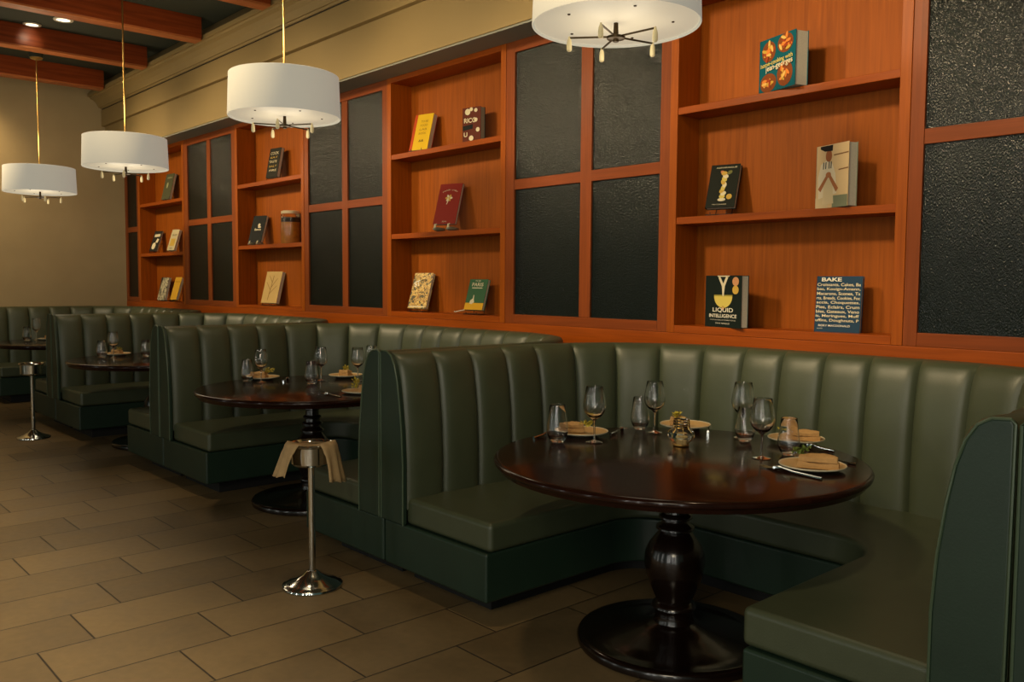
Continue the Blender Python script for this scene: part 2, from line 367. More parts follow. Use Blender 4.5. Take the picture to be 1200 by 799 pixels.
# ------------------------------------------------------------------ booths
T, RC, YI, YF, ZBK = .178, .72, 4.04, 2.41, 1.158
def U_path(xa, xb, off, r, yb, y0, na=14):
    """U shaped polyline from the left arm front round the back to the right arm front"""
    pts = [(xa+off, y0), (xa+off, (y0+yb-off-r)/2 if False else y0+.35*(yb-r-y0)), (xa+off, yb-r)]
    for k in range(1, na+1):
        a = PI - k*PI/2/na; pts.append((xa+off+r + r*math.cos(a), yb-r + r*math.sin(a)))
    for k in range(0, na+1):
        a = PI/2 - k*PI/2/na; pts.append((xb-off-r + r*math.cos(a), yb-r + r*math.sin(a)))
    pts += [(xb-off, y0+.35*(yb-r-y0)), (xb-off, y0)]
    return pts
def booth(xa, xb, label, nch=22):
    cx = (xa+xb)/2
    t = thing('booth', label, 'booth', (cx, YF, 0), group='green channelled leather booths')
    A, B = xa-cx, xb-cx; y0 = 0; yi = YI-YF
    g = .004
    # backrest: channels swept round the U
    ixa, ixb = A+T, B-T
    l1 = yi-RC; l2 = RC*PI/2; l3 = (ixb-RC)-(ixa+RC); tot = 2*(l1+l2)+l3
    def P(s):
        if s < l1: return (ixa, s), (-1, 0)
        s -= l1
        if s < l2:
            a = PI - s/RC; return (ixa+RC+RC*math.cos(a), l1+RC*math.sin(a)), (math.cos(a), math.sin(a))
        s -= l2
        if s < l3: return (ixa+RC+s, yi), (0, 1)
        s -= l3
        if s < l2:
            a = PI/2 - s/RC; return (ixb-RC+RC*math.cos(a), l1+RC*math.sin(a)), (math.cos(a), math.sin(a))
        s -= l2
        return (ixb, l1-s), (1, 0)
    prof = [(0, .40, 1), (0, .62, 1), (.010, .82, 1), (.026, .96, 1), (.040, 1.04, .97), (.052, 1.085, .92), (.066, 1.118, .78), (.082, 1.139, .55), (.102, 1.152, .3), (.125, ZBK, .08),
            (.14, ZBK, 0), (T-.014, ZBK-.004, 0), (T-g, ZBK-.02, 0), (T-g, .33, 0)]
    NS = 12; V = []; F = []; w = tot/nch; cols = 0
    for c in range(nch):
        for k in range(NS + (1 if c == nch-1 else 0)):
            u = k/NS; uu = (1-math.cos(PI*u))/2 if True else u
            uu = .65*uu + .35*u
            s = min(max((c+uu)*w, 0), tot-1e-6)
            b = .036*max(0, (1-abs(2*uu-1)**3.4))**.6
            (x, y), (nx, ny) = P(s)
            for d, z, wt in prof:
                dd = d - b*wt + .006*wt
                V.append((x+nx*dd, y+ny*dd, z + (b*.28*(1 if .5 < wt < 1 else wt if wt < .6 else 0))))
            cols += 1
    m = len(prof)
    for i in range(cols-1):
        for j in range(m-1):
            F.append((i*m+j, i*m+j+1, (i+1)*m+j+1, (i+1)*m+j))
    F += [tuple(range(m)), tuple((cols-1)*m+j for j in reversed(range(m)))]
    MB().add(V, F).build('backrest', LEATHER, t, smooth=True, angle=60)
    # seat cushion and base
    SD = .80
    outer = U_path(A, B, T-.01, RC, yi+.01, y0+.012); inner = U_path(A, B, SD, .22, YI-.60-YF, y0+.012)
    MB().strip(outer, inner, .325, .455).build('seat_cushion', LEATHER, t, bevel=.024, seg=4)
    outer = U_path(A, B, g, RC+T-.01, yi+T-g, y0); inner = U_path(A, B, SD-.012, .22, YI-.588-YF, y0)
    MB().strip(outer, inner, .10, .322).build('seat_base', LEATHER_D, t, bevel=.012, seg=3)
    outer = U_path(A, B, .05, RC, yi+.10, y0+.15); inner = U_path(A, B, SD-.15, .22, YI-.45-YF, y0+.15)
    MB().strip(outer, inner, 0, .10).build('toe_kick', BLACK, t)
    # upholstered end panels with piping
    for sg in (1, -1):
        X = lambda d: (A+d) if sg > 0 else (B-d)
        poly = [(X(g), .326), (X(T+.014), .326), (X(T+.014), .62), (X(T+.004), .78), (X(T-.014), .92), (X(T-.034), 1.03), (X(T-.056), 1.10), (X(T-.084), 1.145), (X(T-.118), 1.165), (X(.014), 1.168), (X(g), 1.155)]
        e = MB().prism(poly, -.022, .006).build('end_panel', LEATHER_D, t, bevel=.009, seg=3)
        MB().tube([(x, -.021, z) for x, z in poly[1:]] + [(X(.007), -.021, .33)], .0045, 6).build('piping', PIPING, e, smooth=True)
    return t
booth(-3.605, -.748, 'nearest green leather booth, curved round the large round table')
booth(-6.57, -3.611, 'second nearest green leather booth, behind the steel stand with the draped cloth')
booth(-9.45, -6.576, 'third green leather booth, around the table below the second farthest pendant')
booth(-12.62, -9.456, 'farthest green leather booth, in the corner by the beige wall')
booth(-.742, 2.11, 'green leather booth at the right edge, back to back with the nearest one')

# ------------------------------------------------------------------ tables
ZTT = .79
def table(x, y, label):
    t = thing('round_table', label, 'table', (x, y, 0), group='round dark wood pedestal tables')
    R = .757
    MB().lathe([(0, ZTT), (R-.02, ZTT), (R-.006, ZTT-.003), (R, ZTT-.012), (R-.002, ZTT-.022), (R-.012, ZTT-.026), (R-.016, ZTT-.034), (R-.022, ZTT-.046), (R-.04, ZTT-.05), (0, ZTT-.05)], 120).build('tabletop', ESPRESSO, t, smooth=True, angle=50)
    MB().lathe([(0, .742), (.17, .742), (.17, .722), (.15, .70), (.10, .685), (.055, .672), (.05, .66), (.058, .65), (.058, .64), (.044, .632), (.046, .60), (.060, .592), (.062, .582), (.050, .574),
                (.052, .556), (.068, .548), (.070, .536), (.056, .528), (.06, .512), (.078, .502), (.08, .49), (.066, .48), (.085, .455), (.108, .425), (.122, .39), (.126, .355), (.118, .30), (.10, .25), (.08, .205),
                (.072, .185), (.088, .175), (.092, .16), (.08, .15), (.074, .12), (.09, .09), (.0, .085)], 48).build('pedestal', ESP_EDGE, t, smooth=True, angle=55)
    MB().lathe([(0, .10), (.085, .10), (.12, .085), (.17, .072), (.25, .062), (.32, .052), (.36, .044), (.378, .048), (.395, .044), (.404, .03), (.40, .008), (.385, 0), (0, 0)], 80).build('table_base', ESP_EDGE, t, smooth=True, angle=50)
    return t
T1, T2, T3, T4 = (-2.175, 2.895), (-5.26, 2.935), (-8.09, 2.93), (-11.0, 2.95)
table(*T1, 'nearest round dark wood table with four place settings')
table(*T2, 'round dark wood table of the second booth, behind the steel stand with cloth')
table(*T3, 'round dark wood table of the third booth from the camera')
table(*T4, 'round dark wood table in the farthest booth by the beige wall')

# ------------------------------------------------------------------ tableware
def wine_glass(label, x, y, s=1.0):
    t = thing('wine_glass', label, 'wine glass', (x, y, ZTT), group='stemmed wine glasses on the tables')
    pr = [(.0, .004), (.036, .0015), (.037, .003), (.02, .006), (.006, .011), (.0042, .03), (.004, .085), (.006, .098), (.014, .106)]
    MB().lathe(pr, 28).build('stem', GLASS, t, smooth=True)
    pr = [(.0, .102), (.014, .106), (.03, .117), (.043, .135), (.049, .155), (.0495, .17), (.047, .19), (.042, .215), (.037, .245), (.0365, .2475), (.0355, .245), (.041, .214), (.0455, .19), (.048, .17), (.0473, .156), (.041, .137), (.028, .12), (.0, .110)]
    MB().lathe([(r*1.02, z) for r, z in pr], 36).build('bowl', GLASS, t, smooth=True, angle=70)
    t.scale = (s, s, s)
    return t
def tumbler(label, x, y, s=1.0):
    t = thing('tumbler', label, 'glass', (x, y, ZTT), group='stemless tumblers on the tables')
    pr = [(0, .001), (.024, .001), (.029, .006), (.038, .022), (.0455, .045), (.0465, .058), (.044, .08), (.039, .115), (.034, .158), (.0333, .160), (.0326, .158), (.0375, .115), (.0425, .08), (.045, .058), (.044, .046), (.036, .026), (.026, .016), (0, .014)]
    MB().lathe(pr, 36).build('glass_body', GLASS, t, smooth=True, angle=70)
    t.scale = (s, s, s)
    return t
def plate(label, x, y, s=1.0):
    t = thing('side_plate', label, 'plate', (x, y, ZTT), group='cream side plates on the tables')
    MB().lathe([(0, .008), (.072, .008), (.085, .013), (.112, .018), (.122, .020)], 56).build('plate_well', PLATE, t, smooth=True, angle=70)
    MB().lathe([(.122, .020), (.1265, .0225), (.128, .020), (.125, .016), (.11, .012), (.08, .004), (.07, 0), (0, 0)], 56).build('rim', PLATE_R, t, smooth=True, angle=70)
    t.scale = (s, s, s)
    return t
def napkin(label, x, y, rz, l=.125, w=.062, h=.042, z=ZTT+.012):
    t = thing('folded_napkin', label, 'napkin', (x, y, z), (0, 0, rz), group='folded tan napkins on the plates')
    rnd = random.Random(int((x*31+y*17)*100))
    for nm, (z0, z1, k) in (('lower_fold', (0, h*.55, 1.0)), ('upper_fold', (h*.53, h, .93))):
        V = []; F = []; nx, ny = 10, 5
        rows = []
        for zz in (0, 1):
            for i in range(nx+1):
                for j in range(ny+1):
                    u, v = i/nx*2-1, j/ny*2-1
                    e = (1-.10*abs(u)**6)
                    sag = (1-.22*abs(v)**4)*(1-.1*abs(u)**4)
                    zc = z0 + (z1-z0)*sag*(1 if zz else .0) + (rnd.uniform(-.0016, .0016) if zz else 0) + (.004*math.sin(3*u+2*v) if zz else 0)
                    V.append((u*l/2*k, v*w/2*k*e + rnd.uniform(-.0012, .0012), max(zc, z0)))
        q = (nx+1)*(ny+1)
        for i in range(nx):
            for j in range(ny):
                a = i*(ny+1)+j
                F.append((a, a+ny+1, a+ny+2, a+1)); F.append((q+a, q+a+1, q+a+ny+2, q+a+ny+1))
        for i in range(nx):
            a = i*(ny+1); F.append((a, q+a, q+a+ny+1, a+ny+1)); a += ny; F.append((a, a+ny+1, q+a+ny+1, q+a))
        for j in range(ny):
            a = j; F.append((a, a+1, q+a+1, q+a)); a = nx*(ny+1)+j; F.append((a, q+a, q+a+1, a+1))
        MB().add(V, F).build(nm, NAPKIN, t, smooth=True, angle=50)
    return t
def herb(label, x, y, z, mat, seed, r=.032, n=34, hgt=.03):
    rnd = random.Random(seed); mb = MB()
    for k in range(n):
        a = rnd.uniform(0, 2*PI); d = rnd.uniform(0, r); L = rnd.uniform(.014, .028); hz = rnd.uniform(0, hgt)
        c = Vector((d*math.cos(a), d*math.sin(a), hz)); dr = Vector((rnd.uniform(-1, 1), rnd.uniform(-1, 1), rnd.uniform(-.1, .9))).normalized()
        sd = dr.cross(Vector((rnd.uniform(-1, 1), rnd.uniform(-1, 1), 1))).normalized()*L*.32
        up = dr.cross(sd).normalized()*L*.12
        tip = c+dr*L; mid = c+dr*L*.5
        mb.add([c, mid+sd+up, tip, mid-sd+up, mid-up], [(0, 1, 4), (1, 2, 4), (2, 3, 4), (3, 0, 4)])
    for k in range(5):
        a = rnd.uniform(0, 2*PI)
        mb.tube([(0, 0, -.002), (r*.5*math.cos(a), r*.5*math.sin(a), hgt*.4), (r*.8*math.cos(a), r*.8*math.sin(a), hgt*.9)], .0012, 5)
    o = mb.build('herb_sprig', mat); o.location = (x, y, z)
    return tag(o, label, 'herb', 'herb sprigs on the plates')
def cutlery(kind, label, p0, p1, seg=0):
    """a fork or knife lying from its handle end p0 to its tip p1"""
    a = Vector((*p0, 0)); b = Vector((*p1, 0)); L = (b-a).length; ang = math.atan2(b.y-a.y, b.x-a.x)
    t = thing(kind, label, kind, (a.x, a.y, ZTT), (0, 0, ang), group='silver cutlery on the tables')
    hp = [(0, 0, .004), (L*.1, 0, .004), (L*.45, 0, .007), (L*.62, 0, .013)]
    MB().tube(hp, [.0055, .0055, .004, .003], 8).build('handle', CHROME, t, smooth=True)
    if kind == 'fork':
        m = MB()
        m.tube([(L*.61, 0, .013), (L*.68, 0, .012), (L*.76, 0, .007)], [.003, .008, .011], 8)
        for k in range(4):
            yy = -.0105+.007*k; m.tube([(L*.75, yy, .007), (L*.87, yy, .004), (L, yy*.9, .009)], [.0022, .0018, .001], 5)
        m.build('fork_head', CHROME, t, smooth=True)
    else:
        m = MB(); Z0, Z1 = .002, .0045
        pts = [(L*.58, -.004), (L*.66, -.010), (L*.9, -.010), (L*.985, -.002), (L, .006), (L*.9, .008), (L*.58, .004)]
        n = len(pts); m.add([(x, y, Z0) for x, y in pts]+[(x, y, Z1) for x, y in pts], [tuple(range(n)), tuple(reversed(range(n, 2*n)))]+[(k, (k+1) % n, n+(k+1) % n, n+k) for k in range(n)])
        m.add([(L*.57, -.003, .003), (L*.57, .003, .003), (L*.63, .003, .014), (L*.63, -.003, .014), (L*.6, 0, .0015)], [(0, 1, 2, 3), (0, 4, 1), (2, 4, 3)])
        m.build('blade', CHROME, t)
    return t

N1 = 'nearest round table'
# nearest table, four settings
tumbler('tumbler farthest left on the '+N1, -2.722, 2.745, 1.06)
wine_glass('wine glass left of centre on the '+N1+', over the left plate', -2.615, 2.872, 1.02)
plate('plate farthest left on the '+N1, -2.787, 2.969)
napkin('folded napkin on the left plate of the '+N1, -2.835, 2.955, .72, .12)
herb('yellow green sprig on the left plate of the '+N1, -2.765, 2.985, ZTT+.045, HERB_Y, 1, .028, 30, .014)
cutlery('knife', 'dark looking knife left of the leftmost plate on the '+N1, (-2.86, 2.73), (-2.905, 2.90))
cutlery('fork', 'fork at the right of the leftmost plate on the '+N1, (-2.70, 3.08), (-2.76, 3.26))
tumbler('tumbler behind the votive on the '+N1+', left of the back wine glass', -2.707, 3.304, 1.0)
wine_glass('wine glass in front of the back plate on the '+N1, -2.604, 3.285, 1.0)
plate('plate at the back of the '+N1+' behind the gold votive', -2.593, 3.515, .98)
napkin('folded napkin on the back plate of the '+N1, -2.62, 3.50, .3, .08, .055)
herb('yellow sprig on the back plate of the '+N1, -2.625, 3.49, ZTT+.05, HERB_Y, 2, .02, 26, .026)
cutlery('knife', 'dark looking knife at the right of the back plate on the '+N1, (-2.44, 3.49), (-2.52, 3.62))
wine_glass('rear wine glass of the pair right of centre on the '+N1, -2.245, 3.484, 1.05)
tumbler('tumbler between the two right-hand wine glasses on the '+N1, -2.19, 3.42, .98)
plate('plate at the back right of the '+N1+', behind the nearest plate', -2.031, 3.588, .98)
napkin('folded napkin on the back right plate of the '+N1, -2.005, 3.60, .50, .15, .06)
herb('green sprig on the back right plate of the '+N1, -2.075, 3.57, ZTT+.05, HERB_Y, 3, .03, 30, .02)
cutlery('fork', 'silver fork beside the back right plate of the '+N1, (-1.80, 3.50), (-1.97, 3.52))
wine_glass('front wine glass right of centre on the '+N1, -1.925, 3.132, 1.0)
tumbler('tumbler in front of the back right plate on the '+N1, -1.89, 3.28, .98)
plate('plate nearest the right edge of the '+N1, -1.682, 3.099, .99)
napkin('broad folded napkin on the right front plate of the '+N1, -1.655, 3.095, .42, .15, .07, .048)
herb('dark green sprig on the right front plate of the '+N1, -1.745, 3.125, ZTT+.045, HERB_G, 4, .036, 40, .026)
cutlery('fork', 'bright silver fork in front of the right front plate on the '+N1, (-1.565, 2.955), (-1.84, 2.985))
cutlery('knife', 'silver knife behind the right front plate on the '+N1, (-1.605, 3.30), (-1.74, 3.285))
# votive
t = thing('votive_lantern', 'faceted glass and gold wire votive at the centre of the '+N1, 'votive', (-2.314, 3.109, ZTT))
MB().lathe([(0, 0), (.034, 0), (.036, .004), (.034, .008), (0, .008)], 24).build('lantern_base', BRASS, t, smooth=True, angle=40)
MB().lathe([(.030, .008), (.060, .042), (.056, .062), (.036, .082), (.034, .118)], 8).build('faceted_glass', GLASS, t)
m = MB()
for k in range(8):
    a = 2*PI*k/8
    m.tube([(r*math.cos(a), r*math.sin(a), z) for r, z in ((.031, .008), (.061, .042), (.057, .062), (.037, .082), (.035, .118))], .0011, 5)
for r, z in ((.0365, .082), (.0365, .094), (.036, .106), (.035, .118)):
    m.tube([(r*math.cos(2*PI*k/24), r*math.sin(2*PI*k/24), z) for k in range(25)], .0012, 5)
m.build('wire_frame', BRASS, t, smooth=True)
MB().lathe([(0, .008), (.019, .008), (.019, .04), (.016, .042), (0, .041)], 20).build('candle', CANDLE, t, smooth=True, angle=40)

N2 = 'table of the second booth'
tumbler('tumbler at the left front of the '+N2, -5.82, 2.735, .98)
wine_glass('wine glass over the left plate on the '+N2, -5.70, 2.782, .95)
plate('left plate on the '+N2, -5.90, 2.89, .95)
napkin('folded napkin on the left plate of the '+N2, -5.92, 2.875, .6, .12)
herb('yellow sprig on the left plate of the '+N2, -5.86, 2.915, ZTT+.05, HERB_Y, 5, .035, 34, .03)
cutlery('fork', 'dark looking fork right of the left plate on the '+N2, (-5.66, 2.93), (-5.80, 3.05))
tumbler('tumbler at the middle of the '+N2, -5.40, 3.01, 1.0)
wine_glass('wine glass behind the middle tumbler of the '+N2, -5.55, 3.17, .98)
plate('plate at the back of the '+N2, -5.64, 3.43, .98)
napkin('pointed folded napkin on the back plate of the '+N2, -5.64, 3.43, .3, .09)
herb('small sprig on the back plate of the '+N2, -5.64, 3.43, ZTT+.05, HERB_Y, 6, .02, 20, .03)
wine_glass('front wine glass at the right of the '+N2, -5.36, 3.36, .98)
wine_glass('rear wine glass at the right of the '+N2, -5.47, 3.55, .98)
plate('plate at the right front of the '+N2+', partly hidden', -4.75, 3.0, .95)
napkin('folded napkin on the right front plate of the '+N2, -4.72, 3.0, -.6, .11)
herb('green sprig on the right front plate of the '+N2, -4.80, 3.0, ZTT+.03, HERB_Y, 7, .025, 34, .055)
cutlery('fork', 'silver fork in front of the right front plate on the '+N2, (-4.66, 2.80), (-4.88, 2.79))
N3 = 'table of the third booth'
tumbler('tumbler at the left of the '+N3, -8.46, 2.56, 1.0)
wine_glass('left wine glass on the '+N3, -8.352, 2.63, .98)
plate('plate at the left of the '+N3, -8.66, 2.76, .95)
napkin('folded napkin on the plate of the '+N3, -8.66, 2.76, .5, .10)
herb('yellow sprig on the plate of the '+N3, -8.64, 2.77, ZTT+.05, HERB_Y, 8, .03, 24, .02)
tumbler('tumbler at the right of the '+N3+', by the booth end', -8.30, 2.90, 1.0)
wine_glass('right wine glass on the '+N3+', by the booth end', -8.45, 3.08, .98)
N4 = 'farthest round table'
tumbler('tumbler on the '+N4, -11.30, 2.60, 1.05)
wine_glass('wine glass on the '+N4, -11.38, 2.72, 1.05)
plate('plate on the '+N4, -11.35, 2.85, .98)
napkin('folded napkin on the plate of the '+N4, -11.36, 2.85, .5, .09)

# ------------------------------------------------------------------ steel stands
def stand(x, y, s, label):
    t = thing('bucket_stand', label, 'stand', (x, y, 0), group='polished steel bucket stands')
    MB().lathe([(0, 0), (.145, 0), (.148, .006), (.146, .014), (.135, .018), (.125, .024), (.118, .026), (.08, .04), (.045, .06), (.028, .078), (.02, .082), (0, .082)], 48).build('foot', CHROME, t, smooth=True, angle=40)
    MB().lathe([(.0165, .07), (.0165, .60)], 24).build('pole', CHROME, t, smooth=True)
    MB().lathe([(.0, .598), (.03, .598), (.035, .607), (.088, .61), (.097, .62), (.099, .70), (.108, .706), (.112, .712), (.108, .717), (.102, .714), (.094, .705), (.092, .63), (.07, .622), (0, .622)], 48).build('bucket_holder', CHROME, t, smooth=True, angle=40)
    t.scale = (s, s, s)
    return t
stand(-3.775, 2.10, 1.0, 'polished steel stand with a tan cloth over it, in front of the booth ends')
stand(-9.12, 2.13, 1.0, 'bare steel stand in the aisle far left by the farthest booth')
# the cloth draped over the near stand
def drape():
    t = thing('draped_cloth', 'tan cloth draped over the rim of the near steel stand, hanging on both sides', 'cloth', (-3.775, 2.10, 0))
    for nm, ang, wdt, drop, spread in (('left_flap', math.radians(262), .15, .15, .05), ('right_flap', math.radians(30), .145, .185, .03)):
        V = []; F = []; nu, nv = 13, 16
        dx, dy = math.cos(ang), math.sin(ang); px, py = -dy, dx
        for i in range(nu):
            u = (i/(nu-1)-.5)
            for j in range(nv):
                v = j/(nv-1)
                if v < .35:
                    q = v/.35; r = .03+.087*q; z = .722 - .012*math.sin(PI*min(1, q)*.8)*0 + .006*math.sin(q*PI) ; ww = wdt*(.9+.1*q)
                    z = .700+.027*q if q < .8 else .722+.004*math.sin((q-.8)/.2*PI)
                else:
                    q = (v-.35)/.65; r = .122 + spread*q + .010*math.sin(u*13+1)*q; z = .722 - drop*q*(1-.15*u*(1 if nm == 'left_flap' else -1)) - .004; ww = wdt*(1.0-.12*math.sin(q*PI)+.1*q)
                a = u*ww
                bend = (r - (a*a)/(2*.13)) if v < .5 else r - (a*a)/(2*.13)*(1-.5*v)
                V.append((dx*bend+px*a, dy*bend+py*a, z+.003*math.sin(u*17+v*4)))
        for i in range(nu-1):
            for j in range(nv-1):
                a = i*nv+j; F.append((a, a+nv, a+nv+1, a+1))
        MB().add(V, F).build(nm, CLOTH, t, smooth=True, angle=80, solid=.004)
    V = []; F = []; n = 24
    for k in range(5):
        r = .085*k/4
        for i in range(n):
            a = 2*PI*i/n; V.append((r*math.cos(a), r*math.sin(a), .700 + .006*math.sin(3*a+k) - .006*(1-k/4)))
    for k in range(4):
        for i in range(n): F.append((k*n+i, k*n+(i+1) % n, (k+1)*n+(i+1) % n, (k+1)*n+i))
    MB().add(V, F).build('cloth_top', CLOTH, t, smooth=True, angle=80, solid=.003)
drape()

# ------------------------------------------------------------------ pendants
def pendant(x, y, z, ztop, label, rot=0):
    t = thing('pendant_lamp', label, 'pendant lamp', (x, y, z), (0, 0, rot), group='white drum pendant lamps')
    R, Hh = .37, .275
    MB().lathe([(R, 0), (R+.002, -.003), (R+.004, 0), (R-.006, Hh), (R-.010, Hh+.002), (R-.014, Hh), (R-.006, .004)], 96).build('lamp_shade', SHADE, t, smooth=True, angle=50)
    MB().lathe([(0, .008), (R-.004, .008), (R-.004, .014), (0, .014)], 72).build('diffuser', DIFF, t)
    MB().lathe([(0, Hh-.012), (R-.012, Hh-.012), (R-.012, Hh-.006), (0, Hh-.006)], 72).build('top_diffuser', DIFF, t)
    m = MB().tube([(0, 0, .0), (0, 0, ztop-z)], .007, 10); m.build('rod', BRASS, t, smooth=True)
    MB().lathe([(0, ztop-z-.022), (.03, ztop-z-.022), (.06, ztop-z-.012), (.066, ztop-z), (0, ztop-z)], 28).build('canopy', BRASS, t, smooth=True)
    if ztop < 4.19:
        MB().lathe([(0, ztop-z), (.075, ztop-z), (.075, 4.199-z), (0, 4.199-z)], 28).build('mounting_block', CEIL, t, smooth=True, angle=40)
    MB().lathe([(0, -.075), (.012, -.075), (.014, -.066), (.040, -.062), (.042, -.052), (.03, -.048), (.012, -.044), (.01, .008), (0, .008)], 28).build('hub', BRONZE, t, smooth=True, angle=40)
    for k in range(5):
        a = 2*PI*k/5 + .35
        c, s = math.cos(a), math.sin(a)
        arm = MB().tube([(.035*c, .035*s, -.052), (.205*c, .205*s, -.052)], .0045, 8).build('spider_arm', BRONZE, t, smooth=True)
        MB().lathe([(0, -.112), (.006, -.112), (.0115, -.106), (.012, -.085), (.010, -.066), (.006, -.056), (.004, -.046), (0, -.046)], 14, .207*c, .207*s).build('finial', CREAM, arm, smooth=True)
    for k in range(5):
        a = 2*PI*k/5 + .98
        MB().lathe([(0, .004), (.006, .004), (.007, .008), (0, .0085)], 12, .25*math.cos(a), .25*math.sin(a)).build('screw_cap', BRONZE, t)
    return t
PEND = [(-2.622, 2.987, 2.65, 4.2, 'nearest drum pendant, cut off by the top edge of the photo'), (-5.489, 2.873, 2.615, 4.2, 'second nearest drum pendant, over the second booth'),
        (-8.493, 2.822, 2.551, 4.2, 'third drum pendant, at the left above the third booth'), (-10.891, 2.682, 2.485, 3.972, 'farthest drum pendant, in front of the beige wall')]
for k, p in enumerate(PEND): pendant(*p, rot=(1.0, .2, .5, .9)[k])
# the block the farthest pendant hangs from sits under the second beam
# ------------------------------------------------------------------ downlights
def downlight(x, y, z, label):
    t = thing('downlight', label, 'downlight', (x, y, z), group='round ceiling downlights')
    MB().lathe([(.062, 0), (.082, 0), (.085, .006), (.085, 4.199-z), (0, 4.199-z)], 32).build('housing', CEIL, t, smooth=True, angle=40)
    MB().lathe([(.060, -.002), (.084, -.003), (.088, .0), (.088, .008), (.06, .008)], 32).build('trim_ring', TRIMW, t, smooth=True, angle=40)
    MB().lathe([(0, .002), (.064, .002), (.064, .008), (0, .008)], 32).build('lens', LAMPW, t)
downlight(-9.165, 2.50, 3.975, 'oval looking lit downlight beside the third beam from the far wall')
downlight(-10.36, 2.52, 4.186, 'added downlight for the glow on the second beam, above the farthest pendant')  # added as the source of the glow on the second beam

# ------------------------------------------------------------------ books and shelf objects
def book(name_label, x, y, z, th, w, h, al, t_, cover, spine=None, pages=PAGES, jacket=0):
    b = thing('book', name_label, 'book', (x, y, z), (-al, 0, th), group='cookbooks displayed on the shelves')
    c = .0025
    m = MB().box(0, w, 0, c, 0, h); m.build('front_cover', cover, b)
    MB().box(0, w, t_-c, t_, 0, h).build('back_cover', spine or cover, b)
    MB().box(-.001, c, 0, t_, 0, h).build('spine', spine or cover, b)
    MB().box(c, w-.004, c, t_-c, .004, h-.004).build('page_block', pages, b)
    return b
def patch(b, pts, mat, y=-.0008, name='cover_print', parent=None):
    n = len(pts); V = [(x, y, z) for x, z in pts]+[(x, y+.0006, z) for x, z in pts]
    return MB().add(V, [tuple(range(n)), tuple(reversed(range(n, 2*n)))]+[(k, (k+1) % n, n+(k+1) % n, n+k) for k in range(n)]).build(name, mat, parent or b)
def ell(cx, cz, rx, rz, n=24, a0=0, a1=2*PI, tilt=0):
    P_ = []
    for k in range(n):
        a = a0+(a1-a0)*k/(n if a1-a0 > 6.2 else n-1); u, v = rx*math.cos(a), rz*math.sin(a)
        P_.append((cx+u*math.cos(tilt)-v*math.sin(tilt), cz+u*math.sin(tilt)+v*math.cos(tilt)))
    return P_
def ink(c, rough=.6): return simple('ink %d %d %d' % c, c, rough=rough, spec=.12)
I_CREAM, I_GOLD, I_ORANGE, I_YEL = ink((216, 204, 170)), ink((196, 160, 70)), ink((204, 104, 40)), ink((206, 186, 92))
I_NAVY, I_TEAL, I_BLK, I_RED = ink((36, 62, 84)), ink((8, 80, 90)), ink((22, 24, 22)), ink((120, 34, 30))

# 1 home-cooking book, teal with dishes of food
b = book('large teal cookbook with pictures of food on the top shelf of the nearest bookcase', -2.695, 4.262, 2.542, -.33, .285, .285, 0, .085, I_TEAL)
FOODS = [(205, 120, 50), (190, 150, 60), (150, 60, 30), (214, 170, 90)]
rnd = random.Random(3)
mats = [ink(c) for c in FOODS]
for qi, (cx, cz, rx, rz) in enumerate(((.075, .215, .055, .055), (.205, .235, .06, .05), (.075, .05, .065, .05), (.205, .075, .06, .065))):
    pic = patch(b, ell(cx, cz, rx, rz), ink((120, 62, 28)), name='food_picture')
    for k in range(13):
        a = rnd.uniform(0, 2*PI); d = rnd.uniform(0, .75)
        patch(b, ell(min(max(cx+rx*d*math.cos(a), .02), .265), min(max(cz+rz*d*math.sin(a), .015), .27), .021, .0085, 10, tilt=rnd.uniform(0, PI)), mats[k % 4], y=-.0012-.0004*k, name='food_piece', parent=pic)
text(b, 'home-cooking with', .145, .150, .25, I_YEL, y=-.0075, tilt=.06, font_bold=.01)
text(b, 'jean-georges', .165, .125, .21, I_CREAM, y=-.0075, tilt=.06, font_bold=.01)
# 2 dark book with asparagus
b = book('dark green cookbook with a bundle of asparagus on its cover', -3.034, 4.262, 1.945, .215, .176, .272, .34, .03, ink((26, 30, 22)))
for k in range(9):
    zz = .07+.018*k; patch(b, ell(.092+.006*math.sin(k*2.1), zz, .018, .013, 12, tilt=.4*k), (I_YEL, I_CREAM, I_GOLD)[k % 3], y=-.001-.0003*k, name='asparagus_picture')
patch(b, ell(.092, .05, .024, .01), I_CREAM, name='asparagus_picture'); patch(b, ell(.118, .22, .016, .011, tilt=.6), ink((110, 110, 60)), name='asparagus_picture'); patch(b, ell(.075, .222, .015, .01, tilt=-.6), ink((190, 120, 80)), name='asparagus_picture')
patch(b, ell(.135, .067, .017, .017), I_GOLD, name='gold_seal')
text(b, 'ASPARAGUS', .095, .252, .125, I_CREAM, h=.009); text(b, 'THE COOKBOOK', .082, .02, .09, I_CREAM, h=.006, name='subtitle')
# 3 pale book with a cook in a white shirt
b = book('tall pale cookbook with a picture of a cook in a white shirt', -2.345, 4.270, 1.90, -.34, .228, .322, 0, .06, ink((205, 176, 132)), spine=ink((120, 124, 104)))
patch(b, [(.0, .0), (.09, .0), (.09, .055), (.0, .055)], ink((200, 180, 140)), name='cover_print')
patch(b, [(.12, .0), (.226, .0), (.226, .06), (.12, .06)], ink((116, 120, 96)), name='cover_print')
patch(b, [(.02, .05), (.015, .16), (.035, .225), (.075, .245), (.115, .225), (.14, .17), (.15, .07)], ink((212, 198, 168)), y=-.0012, name='cook_picture')
patch(b, ell(.09, .265, .022, .030), ink((150, 92, 56)), y=-.0016, name='cook_picture')
patch(b, [(.062, .29), (.115, .288), (.118, .318), (.03, .318), (.03, .305)], ink((34, 32, 30)), y=-.002, name='cook_picture')
patch(b, [(.05, .02), (.13, .02), (.118, .15), (.062, .15)], ink((206, 186, 146)), y=-.0016, name='cook_picture')
